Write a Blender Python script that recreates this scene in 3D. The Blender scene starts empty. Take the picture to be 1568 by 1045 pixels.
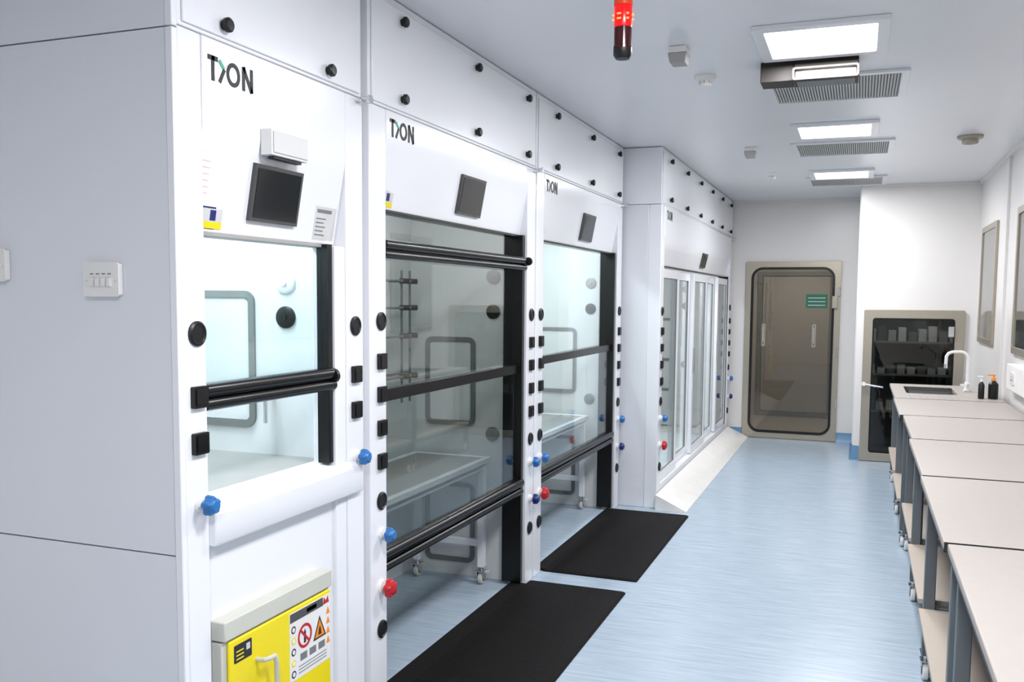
import bpy, bmesh, math
from mathutils import Vector, Matrix
from math import radians, sin, cos, pi

scene = bpy.context.scene
try:
    scene.view_settings.view_transform = 'Standard'
except Exception:
    pass

# ------------------------------------------------------------------ materials
def lin(c):
    out = []
    for v in c:
        v = v / 255.0
        out.append(v / 12.92 if v <= 0.04045 else ((v + 0.055) / 1.055) ** 2.4)
    return out

MATS = {}
def mat(name, col, rough=0.5, metal=0.0, var=0.03, scale=8.0, bump=0.0, coat=0.0,
        stretch=(1, 1, 1), emit=None, estr=0.0, spec=0.5):
    if name in MATS:
        return MATS[name]
    m = bpy.data.materials.new(name)
    m.use_nodes = True
    nt = m.node_tree
    b = nt.nodes['Principled BSDF']
    c = lin(col)
    tc = nt.nodes.new('ShaderNodeTexCoord')
    mp = nt.nodes.new('ShaderNodeMapping')
    mp.inputs['Scale'].default_value = stretch
    nz = nt.nodes.new('ShaderNodeTexNoise')
    nz.inputs['Scale'].default_value = scale
    nz.inputs['Detail'].default_value = 4
    nt.links.new(tc.outputs['Object'], mp.inputs['Vector'])
    nt.links.new(mp.outputs['Vector'], nz.inputs['Vector'])
    rp = nt.nodes.new('ShaderNodeValToRGB')
    rp.color_ramp.elements[0].position = 0.3
    rp.color_ramp.elements[1].position = 0.7
    rp.color_ramp.elements[0].color = [max(0, v * (1 - var)) for v in c] + [1]
    rp.color_ramp.elements[1].color = [min(1, v * (1 + var)) for v in c] + [1]
    nt.links.new(nz.outputs['Fac'], rp.inputs['Fac'])
    nt.links.new(rp.outputs['Color'], b.inputs['Base Color'])
    b.inputs['Roughness'].default_value = rough
    b.inputs['Metallic'].default_value = metal
    b.inputs['Specular IOR Level'].default_value = spec
    if coat:
        b.inputs['Coat Weight'].default_value = coat
        b.inputs['Coat Roughness'].default_value = 0.06
    if bump:
        bp = nt.nodes.new('ShaderNodeBump')
        bp.inputs['Strength'].default_value = bump
        bp.inputs['Distance'].default_value = 0.01
        nt.links.new(nz.outputs['Fac'], bp.inputs['Height'])
        nt.links.new(bp.outputs['Normal'], b.inputs['Normal'])
    if emit:
        b.inputs['Emission Color'].default_value = lin(emit) + [1]
        b.inputs['Emission Strength'].default_value = estr
    MATS[name] = m
    return m

def glassmat(name, tint, refl=1.0):
    m = bpy.data.materials.new(name)
    m.use_nodes = True
    nt = m.node_tree
    for n in list(nt.nodes):
        nt.nodes.remove(n)
    o = nt.nodes.new('ShaderNodeOutputMaterial')
    mx = nt.nodes.new('ShaderNodeMixShader')
    tr = nt.nodes.new('ShaderNodeBsdfTransparent')
    gl = nt.nodes.new('ShaderNodeBsdfGlossy')
    lw = nt.nodes.new('ShaderNodeLayerWeight')
    lw.inputs['Blend'].default_value = 0.5
    pw = nt.nodes.new('ShaderNodeMath'); pw.operation = 'POWER'; pw.inputs[1].default_value = 4.0
    ma = nt.nodes.new('ShaderNodeMath'); ma.operation = 'MULTIPLY_ADD'
    ma.inputs[1].default_value = 0.6; ma.inputs[2].default_value = 0.03
    tr.inputs['Color'].default_value = list(tint) + [1]
    gl.inputs['Roughness'].default_value = 0.01
    gl.inputs['Color'].default_value = (refl, refl, refl, 1)
    nt.links.new(lw.outputs['Facing'], pw.inputs[0])
    nt.links.new(pw.outputs[0], ma.inputs[0])
    nt.links.new(ma.outputs[0], mx.inputs[0])
    nt.links.new(tr.outputs[0], mx.inputs[1])
    nt.links.new(gl.outputs[0], mx.inputs[2])
    nt.links.new(mx.outputs[0], o.inputs['Surface'])
    MATS[name] = m
    return m

M_WHITE = mat('white_coated_steel', (236, 237, 242), 0.22, var=0.008, scale=2, coat=0.4)
M_SIDE = mat('white_side_panel', (225, 227, 233), 0.3, var=0.008, scale=2)
M_LINER = mat('hood_liner', (222, 225, 226), 0.35, var=0.01)
M_WALL = mat('wall_paint', (222, 219, 217), 0.3, var=0.01, scale=1.5)
M_CEIL = mat('ceiling_paint', (228, 229, 233), 0.28, var=0.01, scale=1.5)
M_BLACK = mat('black_anodised', (12, 12, 13), 0.25, var=0.1, spec=0.4)
M_BLKP = mat('black_plastic', (16, 16, 18), 0.4, var=0.1, spec=0.4)
M_RUB = mat('rubber_mat', (16, 14, 15), 0.8, var=0.25, scale=60, bump=0.3, spec=0.15)
M_SEAM = mat('seam_grey', (150, 155, 162), 0.6)
M_GREY = mat('gasket_grey', (120, 124, 122), 0.5)
M_STEEL = mat('brushed_steel', (168, 160, 146), 0.35, metal=0.6, var=0.05, scale=20, stretch=(1, 1, 14))
M_CHROME = mat('chrome', (215, 215, 218), 0.15, metal=1.0)
M_FRAME = mat('bench_frame_grey', (98, 105, 110), 0.4, var=0.04)
M_TOP = mat('bench_laminate', (167, 160, 155), 0.5, var=0.015, scale=30, spec=0.3)
M_SHELF = mat('bench_shelf', (180, 168, 156), 0.5, var=0.02)
M_BLUE = mat('valve_blue', (45, 110, 175), 0.35)
M_NAVY = mat('valve_navy', (28, 40, 110), 0.35)
M_RED = mat('valve_red', (190, 25, 35), 0.35)
M_YEL = mat('cabinet_yellow', (238, 216, 10), 0.35, var=0.01)
M_CREAM = mat('cabinet_cream', (200, 200, 190), 0.4)
M_PLAST = mat('white_plastic', (232, 230, 228), 0.4)
M_PGREY = mat('grey_plastic', (160, 158, 155), 0.5)
M_SCREEN = mat('screen_glass', (34, 36, 38), 0.1, var=0.05)
M_SCREENB = mat('screen_bezel', (72, 72, 72), 0.3)
M_GREEN = mat('sign_green', (20, 100, 75), 0.4)
M_TEAL = mat('logo_teal', (50, 165, 140), 0.4)
M_INK = mat('print_black', (35, 36, 40), 0.5)
M_LABEL = mat('label_grey', (205, 205, 205), 0.5)
M_LABT = mat('label_text', (120, 120, 124), 0.5)
M_ORANGE = mat('warning_orange', (240, 140, 20), 0.5)
M_BASEB = mat('baseboard_vinyl', (100, 142, 176), 0.4)
M_GRILLE = mat('grille_grey', (186, 186, 184), 0.5)
M_GRBACK = mat('grille_plenum', (120, 120, 120), 0.7)
M_DARK = mat('dark_cavity', (60, 62, 64), 0.7)
M_RAMP = mat('ramp_white', (240, 238, 236), 0.2, coat=0.3)
M_BEAR = mat('beacon_red', (190, 5, 10), 0.2, emit=(255, 10, 15), estr=0.9)
M_BEAH = mat('beacon_filament', (255, 120, 60), 0.2, emit=(255, 120, 60), estr=2.5)
M_BEAD = mat('beacon_dark', (60, 8, 12), 0.12)
M_BEAO = mat('beacon_orange', (225, 75, 25), 0.3)
M_LAMP = mat('lamp_diffuser', (255, 255, 255), 0.4, emit=(250, 252, 255), estr=6)
M_GLASS = glassmat('sash_glass', (0.92, 0.95, 0.95))
M_GLASSD = glassmat('sash_glass_tinted', (0.72, 0.75, 0.74))
M_HOUS = mat('lamp_housing_brown', (42, 37, 34), 0.45, spec=0.3)
M_GLASSB = glassmat('door_glass_bronze', (0.72, 0.70, 0.66))
M_GLASSH = glassmat('hatch_glass', (0.62, 0.64, 0.63))
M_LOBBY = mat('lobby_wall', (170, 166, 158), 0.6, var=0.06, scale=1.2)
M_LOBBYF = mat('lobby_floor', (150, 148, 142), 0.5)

def floormat():
    m = bpy.data.materials.new('floor_vinyl_blue')
    m.use_nodes = True
    nt = m.node_tree
    b = nt.nodes['Principled BSDF']
    tc = nt.nodes.new('ShaderNodeTexCoord')
    mp = nt.nodes.new('ShaderNodeMapping'); mp.inputs['Scale'].default_value = (2.2, 28, 1)
    nz = nt.nodes.new('ShaderNodeTexNoise'); nz.inputs['Scale'].default_value = 1.6
    nz.inputs['Detail'].default_value = 6; nz.inputs['Roughness'].default_value = 0.7
    rp = nt.nodes.new('ShaderNodeValToRGB')
    rp.color_ramp.elements[0].position = 0.25; rp.color_ramp.elements[1].position = 0.75
    rp.color_ramp.elements[0].color = lin((145, 162, 179)) + [1]
    rp.color_ramp.elements[1].color = lin((177, 191, 204)) + [1]
    nt.links.new(tc.outputs['Object'], mp.inputs['Vector'])
    nt.links.new(mp.outputs['Vector'], nz.inputs['Vector'])
    nt.links.new(nz.outputs['Fac'], rp.inputs['Fac'])
    nt.links.new(rp.outputs['Color'], b.inputs['Base Color'])
    b.inputs['Roughness'].default_value = 0.26
    bp = nt.nodes.new('ShaderNodeBump'); bp.inputs['Strength'].default_value = 0.05
    nt.links.new(nz.outputs['Fac'], bp.inputs['Height'])
    nt.links.new(bp.outputs['Normal'], b.inputs['Normal'])
    return m
M_FLOOR = floormat()

# ------------------------------------------------------------------ geometry helpers
def rr(u0, u1, v0, v1, r, n=6):
    pts = []
    for cx, cy, a0 in ((u1 - r, v1 - r, 0), (u0 + r, v1 - r, 90), (u0 + r, v0 + r, 180), (u1 - r, v0 + r, 270)):
        for i in range(n + 1):
            a = radians(a0 + 90 * i / n)
            pts.append((cx + r * cos(a), cy + r * sin(a)))
    return pts

class Thing:
    """One real-world object: Empty parent + mesh parts, or a single mesh."""
    def __init__(self, name, loc, single=False):
        self.name = name; self.loc = Vector(loc); self.single = single
        self.parts = {}; self.order = []; self.bev = {}
        self.cur = None
        self.part('body')
        self.root = None
    def part(self, n, bevel=0.0):
        if n not in self.parts:
            self.parts[n] = (bmesh.new(), [])
            self.order.append(n)
            self.bev[n] = bevel
        self.cur = n
        return self
    def _mi(self, m):
        l = self.parts[self.cur][1]
        if m not in l: l.append(m)
        return l.index(m)
    @property
    def bm(self): return self.parts[self.cur][0]
    def face(self, vs, mi, smooth=False):
        try:
            f = self.bm.faces.new(vs)
            f.material_index = mi; f.smooth = smooth
            return f
        except ValueError:
            return None
    def box(self, x0, x1, y0, y1, z0, z1, m):
        mi = self._mi(m)
        v = [self.bm.verts.new((x, y, z)) for x in (x0, x1) for y in (y0, y1) for z in (z0, z1)]
        for q in ((0, 1, 3, 2), (4, 6, 7, 5), (0, 4, 5, 1), (2, 3, 7, 6), (0, 2, 6, 4), (1, 5, 7, 3)):
            self.face([v[i] for i in q], mi)
    def prism(self, pts, d, m):
        mi = self._mi(m); d = Vector(d)
        a = [self.bm.verts.new(Vector(p)) for p in pts]
        b = [self.bm.verts.new(Vector(p) + d) for p in pts]
        n = len(a)
        self.face(a, mi); self.face(b[::-1], mi)
        for i in range(n):
            self.face([a[i], a[(i + 1) % n], b[(i + 1) % n], b[i]], mi, n > 8)
    def ring(self, outer, inner, d, m):
        mi = self._mi(m); d = Vector(d); n = len(outer)
        o0 = [self.bm.verts.new(Vector(p)) for p in outer]
        i0 = [self.bm.verts.new(Vector(p)) for p in inner]
        o1 = [self.bm.verts.new(Vector(p) + d) for p in outer]
        i1 = [self.bm.verts.new(Vector(p) + d) for p in inner]
        for k in range(n):
            j = (k + 1) % n
            self.face([o0[k], o0[j], i0[j], i0[k]], mi)
            self.face([o1[k], i1[k], i1[j], o1[j]], mi)
            self.face([o0[k], o1[k], o1[j], o0[j]], mi)
            self.face([i0[k], i0[j], i1[j], i1[k]], mi)
    def _map(self, ax, c, pts):
        if ax == 'x': return [(c, u, v) for u, v in pts]
        if ax == 'y': return [(u, c, v) for u, v in pts]
        return [(u, v, c) for u, v in pts]
    def _d(self, ax, t):
        return {'x': (t, 0, 0), 'y': (0, t, 0), 'z': (0, 0, t)}[ax]
    def plate(self, ax, c, t, u0, u1, v0, v1, r, m, n=5):
        self.prism(self._map(ax, c, rr(u0, u1, v0, v1, r, n)), self._d(ax, t), m)
    def frame(self, ax, c, t, u0, u1, v0, v1, r, w, m, n=6, ri=None):
        ri = max(0.004, r - w) if ri is None else ri
        self.ring(self._map(ax, c, rr(u0, u1, v0, v1, r, n)),
                  self._map(ax, c, rr(u0 + w, u1 - w, v0 + w, v1 - w, ri, n)), self._d(ax, t), m)
    def poly(self, ax, c, t, pts, m):
        self.prism(self._map(ax, c, pts), self._d(ax, t), m)
    def stroke(self, ax, c, t, p, q, w, m):
        p = Vector(p); q = Vector(q); d = (q - p).normalized(); n = Vector((-d.y, d.x)) * w / 2
        self.poly(ax, c, t, [tuple(p + n), tuple(q + n), tuple(q - n), tuple(p - n)], m)
    def lathe(self, c, axis, prof, m, seg=24):
        mi = self._mi(m); c = Vector(c)
        ax = Vector(axis).normalized()
        u = ax.orthogonal().normalized(); v = ax.cross(u)
        rings = []
        for r, h in prof:
            if r < 1e-5:
                rings.append([self.bm.verts.new(c + ax * h)])
            else:
                rings.append([self.bm.verts.new(c + ax * h + (u * cos(2 * pi * i / seg) + v * sin(2 * pi * i / seg)) * r) for i in range(seg)])
        for a, b in zip(rings, rings[1:]):
            for i in range(seg):
                j = (i + 1) % seg
                if len(a) == 1 and len(b) == 1: continue
                if len(a) == 1: self.face([a[0], b[i], b[j]], mi, True)
                elif len(b) == 1: self.face([a[i], a[j], b[0]], mi, True)
                else: self.face([a[i], a[j], b[j], b[i]], mi, True)
    def cyl(self, p0, p1, r, m, seg=20):
        p0 = Vector(p0); p1 = Vector(p1); L = (p1 - p0).length
        self.lathe(p0, p1 - p0, [(0, 0), (r, 0), (r, L), (0, L)], m, seg)
    def tube(self, path, r, m, seg=12):
        mi = self._mi(m); P = [Vector(p) for p in path]; rings = []
        up = None
        for i, p in enumerate(P):
            if i == 0: t = P[1] - P[0]
            elif i == len(P) - 1: t = P[-1] - P[-2]
            else: t = (P[i + 1] - P[i]).normalized() + (P[i] - P[i - 1]).normalized()
            t.normalize()
            if up is None: up = t.orthogonal().normalized()
            up = (up - t * up.dot(t)).normalized()
            w = t.cross(up)
            rings.append([self.bm.verts.new(p + (up * cos(2 * pi * k / seg) + w * sin(2 * pi * k / seg)) * r) for k in range(seg)])
        for a, b in zip(rings, rings[1:]):
            for k in range(seg):
                j = (k + 1) % seg
                self.face([a[k], a[j], b[j], b[k]], mi, True)
        self.face(rings[0][::-1], mi); self.face(rings[-1], mi)
    def done(self):
        objs = []
        for n in self.order:
            bm, ms = self.parts[n]
            if not bm.verts: continue
            bmesh.ops.translate(bm, verts=bm.verts, vec=-self.loc)
            bmesh.ops.recalc_face_normals(bm, faces=bm.faces)
            me = bpy.data.meshes.new(n)
            bm.to_mesh(me); bm.free()
            for m in ms: me.materials.append(m)
            try: me.set_sharp_from_angle(angle=radians(38))
            except Exception: pass
            o = bpy.data.objects.new(n, me)
            scene.collection.objects.link(o)
            if self.bev[n]:
                b = o.modifiers.new('bevel', 'BEVEL')
                b.width = self.bev[n]; b.segments = 2; b.limit_method = 'ANGLE'; b.angle_limit = radians(40)
            objs.append(o)
        if len(objs) == 1 and self.single:
            objs[0].name = self.name; objs[0].location = self.loc
            self.root = objs[0]
        else:
            e = bpy.data.objects.new(self.name, None)
            e.empty_display_size = 0.1; e.location = self.loc
            scene.collection.objects.link(e)
            for o in objs: o.parent = e
            self.root = e
        return self.root

def area(name, loc, sx, sy, power, col=(1, 1, 1), rot=(0, 0, 0), parent=None):
    l = bpy.data.lights.new(name, 'AREA')
    l.shape = 'RECTANGLE'; l.size = sx; l.size_y = sy; l.energy = power; l.color = col
    o = bpy.data.objects.new(name, l)
    o.rotation_euler = rot
    if parent:
        o.parent = parent; o.location = Vector(loc) - parent.location
    else: o.location = loc
    scene.collection.objects.link(o)
    return o

CEIL = 2.82
XR = 1.08      # right wall
YF = 11.25     # far wall (door)
YH = 10.06     # nearer far wall (hatch)
XL = -2.66

# ------------------------------------------------------------------ room shell
def shell(name, b, m):
    t = Thing(name, ((b[0] + b[1]) / 2, (b[2] + b[3]) / 2, b[4]), single=True)
    t.box(*b, m); return t.done()
shell('floor', (XL, XR, -2.5, YF, -0.06, 0.0), M_FLOOR)
shell('ceiling', (XL, XR, -2.5, YF, CEIL, CEIL + 0.06), M_CEIL)
shell('wall_left', (XL - 0.06, XL, -2.5, YF, 0, CEIL), M_WALL)
shell('wall_right', (XR, XR + 0.06, -2.5, YF, 0, CEIL), M_WALL)
shell('wall_back', (XL, XR, -2.56, -2.5, 0, CEIL), M_WALL)
# far wall with a real door opening, and the lobby behind it
t = Thing('wall_far', (-1.3, YF, 0), single=True)
t.box(XL, -1.215, YF, YF + 0.06, 0, CEIL, M_WALL)
t.box(-0.275, 0.0, YF, YF + 0.06, 0, CEIL, M_WALL)
t.box(-1.215, -0.275, YF, YF + 0.06, 2.04, CEIL, M_WALL)
t.done()
# projecting wall: front skin with hatch opening, side return
t = Thing('wall_far_projection', (0.5, YH, 0), single=True)
t.box(-0.02, 0.10, YH, YH + 0.06, 0, CEIL, M_WALL)
t.box(0.92, XR, YH, YH + 0.06, 0, CEIL, M_WALL)
t.box(0.10, 0.92, YH, YH + 0.06, 1.50, CEIL, M_WALL)
t.box(-0.02, 0.02, YH + 0.06, YF + 0.06, 0, CEIL, M_WALL)
t.done()
# small lobby visible through the glazed door
t = Thing('lobby', (-0.75, 12.4, 0))
t.part('walls')
t.box(-1.6, 0.2, 13.5, 13.56, 0, 2.5, M_LOBBY)
t.box(-1.66, -1.6, YF + 0.06, 13.5, 0, 2.5, M_LOBBY)
t.box(0.2, 0.26, YF + 0.06, 13.5, 0, 2.5, M_LOBBY)
t.box(-1.6, 0.2, YF + 0.06, 13.5, 2.5, 2.56, M_LOBBY)
t.part('lobby_floor')
t.box(-1.6, 0.2, YF + 0.06, 13.5, -0.06, 0.0, M_LOBBYF)
t.part('far_lobby_door')
t.frame('y', 13.5, -0.03, -1.36, -0.32, 0.005, 2.05, 0.02, 0.06, M_GREY)
t.plate('y', 13.5, -0.02, -1.29, -0.39, 0.07, 1.98, 0.02, M_PGREY)
r = t.done()
area('lobby_fill_light', (-0.75, 12.4, 2.45), 0.5, 0.5, 26, (1.0, 0.97, 0.92), parent=r)  # added fill that brightens what shows through the door glass, no fixture
# added store behind the hatch glass; shelving and trays stand in for reflections
t = Thing('added_hatch_store', (0.5, 10.6, 0))
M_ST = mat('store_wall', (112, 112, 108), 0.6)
t.part('walls')
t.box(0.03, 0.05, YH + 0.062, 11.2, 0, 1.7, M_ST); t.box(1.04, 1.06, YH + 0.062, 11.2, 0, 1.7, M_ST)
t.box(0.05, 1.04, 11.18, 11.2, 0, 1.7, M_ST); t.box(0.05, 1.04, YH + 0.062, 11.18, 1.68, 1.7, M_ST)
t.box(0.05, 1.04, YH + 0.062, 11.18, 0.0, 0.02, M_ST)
t.part('shelves')
for z in (0.45, 0.85, 1.2):
    t.box(0.06, 1.03, 10.6, 11.17, z, z + 0.02, M_STEEL)
for i in range(9):
    for z, h in ((0.87, 0.10), (1.22, 0.16), (0.47, 0.12)):
        x = 0.10 + i * 0.10
        hh = h * (0.6 + 0.4 * ((i * 7 + int(z * 10)) % 5) / 4)
        t.box(x, x + 0.075, 10.65, 10.9, z, z + hh, (M_PLAST, M_GREY, M_LABEL)[(i + int(z * 10)) % 3])
r = t.done()
area('store_fill_light', (0.55, 10.5, 1.66), 0.3, 0.3, 1.6, (1, 1, 0.96), parent=r)  # added light, lifts the dark hatch glass from behind

def coving(name, pts, d):
    t = Thing(name, pts[0], single=True)
    t.prism(pts, d, M_BASEB); t.done()
coving('baseboard_far', [(-1.46, YF, 0), (-1.46, YF - 0.035, 0), (-1.46, YF - 0.012, 0.03), (-1.46, YF - 0.008, 0.11), (-1.46, YF, 0.11)], (0.18, 0, 0))
coving('baseboard_far_return', [(-0.21, YF, 0), (-0.21, YF - 0.035, 0), (-0.21, YF - 0.012, 0.03), (-0.21, YF - 0.008, 0.11), (-0.21, YF, 0.11)], (0.19, 0, 0))
coving('baseboard_projection', [(-0.02, YH - 0.008, 0), (-0.055, YH - 0.008, 0), (-0.032, YH - 0.008, 0.03), (-0.028, YH - 0.008, 0.15), (-0.02, YH - 0.008, 0.15)], (0, YF - YH, 0))
coving('baseboard_right', [(XR, 0.0, 0), (XR - 0.035, 0.0, 0), (XR - 0.012, 0.0, 0.03), (XR - 0.008, 0.0, 0.11), (XR, 0.0, 0.11)], (0, YH, 0))
coving('baseboard_hatch', [(-0.02, YH, 0), (-0.02, YH - 0.012, 0), (-0.02, YH - 0.01, 0.15), (-0.02, YH, 0.15)], (0.06, 0, 0))
t = Thing('trim_1', (0, YF, CEIL - 0.03), single=True)
t.box(-1.45, -0.02, YF - 0.03, YF, CEIL - 0.03, CEIL - 0.0005, M_WALL); t.done()
t = Thing('trim_2', (0.5, YH, CEIL - 0.03), single=True)
t.box(-0.02, XR, YH - 0.03, YH, CEIL - 0.03, CEIL - 0.0005, M_WALL); t.done()
t = Thing('trim_3', (XR, 5, CEIL - 0.03), single=True)
t.box(XR - 0.03, XR, -2.5, YH - 0.03, CEIL - 0.03, CEIL - 0.0005, M_WALL); t.done()
t = Thing('trim_4', (XR, 8.25, 0), single=True)
t.box(XR - 0.02, XR, 8.2, 8.26, 0.12, CEIL - 0.03, M_WALL); t.done()
t = Thing('trim_5', (-0.04, YH, 0), single=True)
t.box(-0.032, -0.0205, YH + 0.01, YH + 0.05, 0.16, CEIL - 0.002, M_LABEL); t.done()

# ------------------------------------------------------------------ fume hoods
BTN = [(1.555, 'r'), (1.398, 's'), (1.268, 's'), (1.135, 's'), (1.002, 's'), (0.842, 'r'), (0.708, 'b'), (0.492, 'R'), (0.32, 'r')]
def controls(t, x, y, rows):
    for z, k in rows:
        if k == 'r':
            t.lathe((x, y, z), (1, 0, 0), [(0, 0.0), (0.036, 0.0), (0.036, 0.006), (0.030, 0.010), (0.026, 0.006), (0, 0.006)], M_BLKP)
        elif k == 's':
            t.plate('x', x, 0.014, y - 0.03, y + 0.03, z - 0.031, z + 0.031, 0.005, M_BLKP)
            t.plate('x', x + 0.014, 0.003, y - 0.023, y + 0.023, z - 0.024, z + 0.024, 0.004, M_BLACK)
        else:
            c = {'b': M_BLUE, 'R': M_RED, 'n': M_NAVY}[k]
            s = 1.25 if k == 'R' else 1.0
            t.lathe((x, y, z), (1, 0, 0), [(0, 0), (0.024 * s, 0), (0.024 * s, 0.012), (0.014, 0.014), (0.014, 0.03), (0, 0.03)], M_PLAST)
            t.lathe((x + 0.024, y, z), (1, 0, 0), [(0, 0), (0.020 * s, 0), (0.027 * s, 0.008), (0.025 * s, 0.026), (0.016 * s, 0.036), (0, 0.038)], c, 10)
            for i in range(5):
                a = i * 2 * pi / 5 + 0.4
                cy, cz = y + 0.02 * s * cos(a), z + 0.02 * s * sin(a)
                t.lathe((x + 0.026, cy, cz), (1, 0, 0), [(0, 0), (0.009 * s, 0), (0.011 * s, 0.006), (0.010 * s, 0.022), (0.005 * s, 0.029), (0, 0.03)], c, 8)

def logo(t, x, y, z, h):
    """lettering strokes on the front plane, y = left edge, z = bottom."""
    w = h * 0.19; d = 0.0015
    t.stroke('x', x, d, (y, z + h - w / 2), (y + 0.62 * h, z + h - w / 2), w, M_INK)
    t.stroke('x', x, d, (y + 0.31 * h, z), (y + 0.31 * h, z + h), w, M_INK)
    t.stroke('x', x, d, (y + 0.72 * h, z + 0.90 * h), (y + 1.02 * h, z + 0.60 * h), w * 0.9, M_TEAL)
    t.stroke('x', x, d, (y + 1.04 * h, z + 0.60 * h), (y + 0.72 * h, z + 0.02 * h), w * 0.9, M_INK)
    n = 24
    cy, cz = y + 1.62 * h, z + 0.5 * h
    o = [(x, cy + 0.45 * h * cos(2 * pi * i / n), cz + 0.5 * h * sin(2 * pi * i / n)) for i in range(n)]
    q = [(x, cy + 0.27 * h * cos(2 * pi * i / n), cz + 0.32 * h * sin(2 * pi * i / n)) for i in range(n)]
    t.ring(o, q, (d, 0, 0), M_INK)
    a = y + 2.3 * h
    t.stroke('x', x, d, (a, z), (a, z + h), w, M_INK)
    t.stroke('x', x, d, (a + 0.55 * h, z), (a + 0.55 * h, z + h), w, M_INK)
    t.stroke('x', x, d, (a, z + h), (a + 0.55 * h, z), w, M_INK)

def hood(y0, y1, xf, zf0, zf1, kind, screen_y, lampw, lampc, pwr=0.13, pw=0.13, knobs=None):
    """zf0: top of sloping fascia; zf1: top of window."""
    xb = -2.62
    t = Thing('fume_hood', ((xf + xb) / 2, (y0 + y1) / 2, 0))
    top = CEIL - 0.004; q0 = y0 + pw; q1 = y1 - pwr
    fy1 = y1 - 0.12
    t.part('casing', 0.004)
    t.box(xf - 0.10, xf, y0, q0, 0, 2.38, M_WHITE)
    if pwr > 0.14:
        t.box(xf - 0.10, xf - 0.004, q1, y1 - 0.12, 0, 1.83, M_WHITE)
        t.box(xf - 0.10, xf, y1 - 0.118, y1, 0, 2.38, M_WHITE)
    else:
        t.box(xf - 0.10, xf, q1, y1, 0, 2.38, M_WHITE)
    t.box(xb, xf - 0.10, y0, y0 + 0.025, 0, 2.38, M_SIDE)
    t.box(xb, xf - 0.10, y1 - 0.025, y1, 0, 2.38, M_SIDE)
    t.box(xb, xf - 0.004, y0, y1, 2.384, top, M_WHITE)
    t.box(xb, xb + 0.02, y0 + 0.025, y1 - 0.025, 0, 2.38, M_SIDE)
    t.part('upper_panels', 0.003)
    t.box(xf - 0.004, xf + 0.004, y0 + 0.02, y1 - 0.02, 2.395, top - 0.03, M_WHITE)
    t.part('fascia', 0.004)
    t.prism([(xf - 0.02, q0 + 0.002, 2.38), (xf + 0.002, q0 + 0.002, 2.38), (xf + 0.002, q0 + 0.002, zf0), (xf - 0.05, q0 + 0.002, zf1), (xf - 0.10, q0 + 0.002, zf1), (xf - 0.10, q0 + 0.002, 2.38)],
            (0, fy1 - q0 - 0.004, 0), M_WHITE)
    t.part('liner')
    zi = 0.0 if kind != 'bench' else 1.02
    lq0 = y0 + 0.08
    t.box(xb + 0.12, xf - 0.13, lq0, lq0 + 0.01, zi, 2.3, M_LINER)
    lq1 = y1 - 0.09
    t.box(xb + 0.12, xf - 0.13, lq1, lq1 + 0.01, zi, 2.3, M_LINER)
    t.box(xb + 0.10, xb + 0.12, lq0, lq1 + 0.01, zi, 2.3, M_LINER)
    t.box(xb + 0.10, xf - 0.10, lq0, lq1 + 0.01, 2.3, 2.315, M_LINER)
    for zz in (1.2, 1.9):
        if zz > zi:
            t.box(xb + 0.12, xb + 0.125, q0, q1, zz, zz + 0.012, M_GREY)
    t.part('side_hatches')
    for yy, s in ((lq1, -1), (lq0 + 0.01, 1)):
        zs = [(1.14, 1.67)] if kind == 'bench' else [(0.90, 1.42), (0.08, 0.56)]
        for za, zb in zs:
            xa, xc = (-2.48, -2.17) if kind == 'bench' else (-2.40, -2.08)
            t.frame('y', yy, s * 0.012, xa, xc, za, zb, 0.045, 0.026, M_GREY)
            t.plate('y', yy, s * 0.005, xa + 0.03, xc - 0.03, za + 0.03, zb - 0.03, 0.02, M_LINER)
        ports = [(1.57, M_BLKP), (1.70, M_PLAST)] if kind == 'bench' else [(1.57, M_BLKP), (1.77, M_PGREY), (0.86, M_GREY), (0.5, M_PLAST)]
        px = -2.03 if kind == 'bench' else -1.97
        for zp, mm in ports:
            t.lathe((px, yy, zp), (0, s, 0), [(0, 0), (0.042, 0), (0.042, 0.008), (0.034, 0.014), (0.012, 0.014), (0.012, 0.02), (0, 0.02)], mm)
    # sash guides
    t.part('sash_guides', 0.002)
    zb = 0.02 if kind != 'bench' else 1.05
    gx0 = xf - 0.13 if kind != 'bench' else xf - 0.062
    for a, b in ((q0, q0 + 0.012), (q1 - (0.035 if kind != 'bench' else 0.03), q1)):
        t.box(gx0, xf - 0.015, a, b, zb, zf1, M_BLACK)
    t.box(xf - 0.10, xf - 0.04, q0, q1, zf1 - 0.012, zf1, M_BLACK if kind != 'bench' else M_PGREY)
    t.part('controls')
    rows = BTN if kind != 'bench' else [(1.542, 'r'), (1.362, 's'), (1.229, 's'), (1.052, 'b')]
    controls(t, xf, y0 + (0.085 if kind != 'bench' else 0.055), rows)
    rows2 = [(z, {'R': 'n'}.get(k, k)) for z, k in rows]
    controls(t, xf, y1 - 0.06, rows2)
    t.part('panel_knobs')
    for y in knobs:
        for z in (2.742, 2.44 if kind != 'bench' else 2.428):
            t.lathe((xf + 0.004, y, z), (1, 0, 0), [(0, 0), (0.014, 0), (0.014, 0.01), (0.021, 0.012), (0.021, 0.022), (0.016, 0.027), (0, 0.028)], M_BLKP, 16)
    t.lathe((xf, y1 - 0.02, 2.372), (1, 0, 0), [(0, 0), (0.012, 0), (0.012, 0.04), (0.016, 0.04), (0.016, 0.05), (0, 0.05)], M_CHROME, 12)
    t.box(xf + 0.001, xf + 0.03, y1 - 0.055, y1 - 0.012, 2.362, 2.368, M_CHROME)
    t.part('lettering')
    h = 0.07
    ly = {'bench': y0 + 0.12, 'walk': y0 + 0.16, 'wide': y0 + 0.2}[kind]
    logo(t, xf + (0.0025), ly, 2.262 if kind == 'bench' else 2.28, h)
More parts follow.
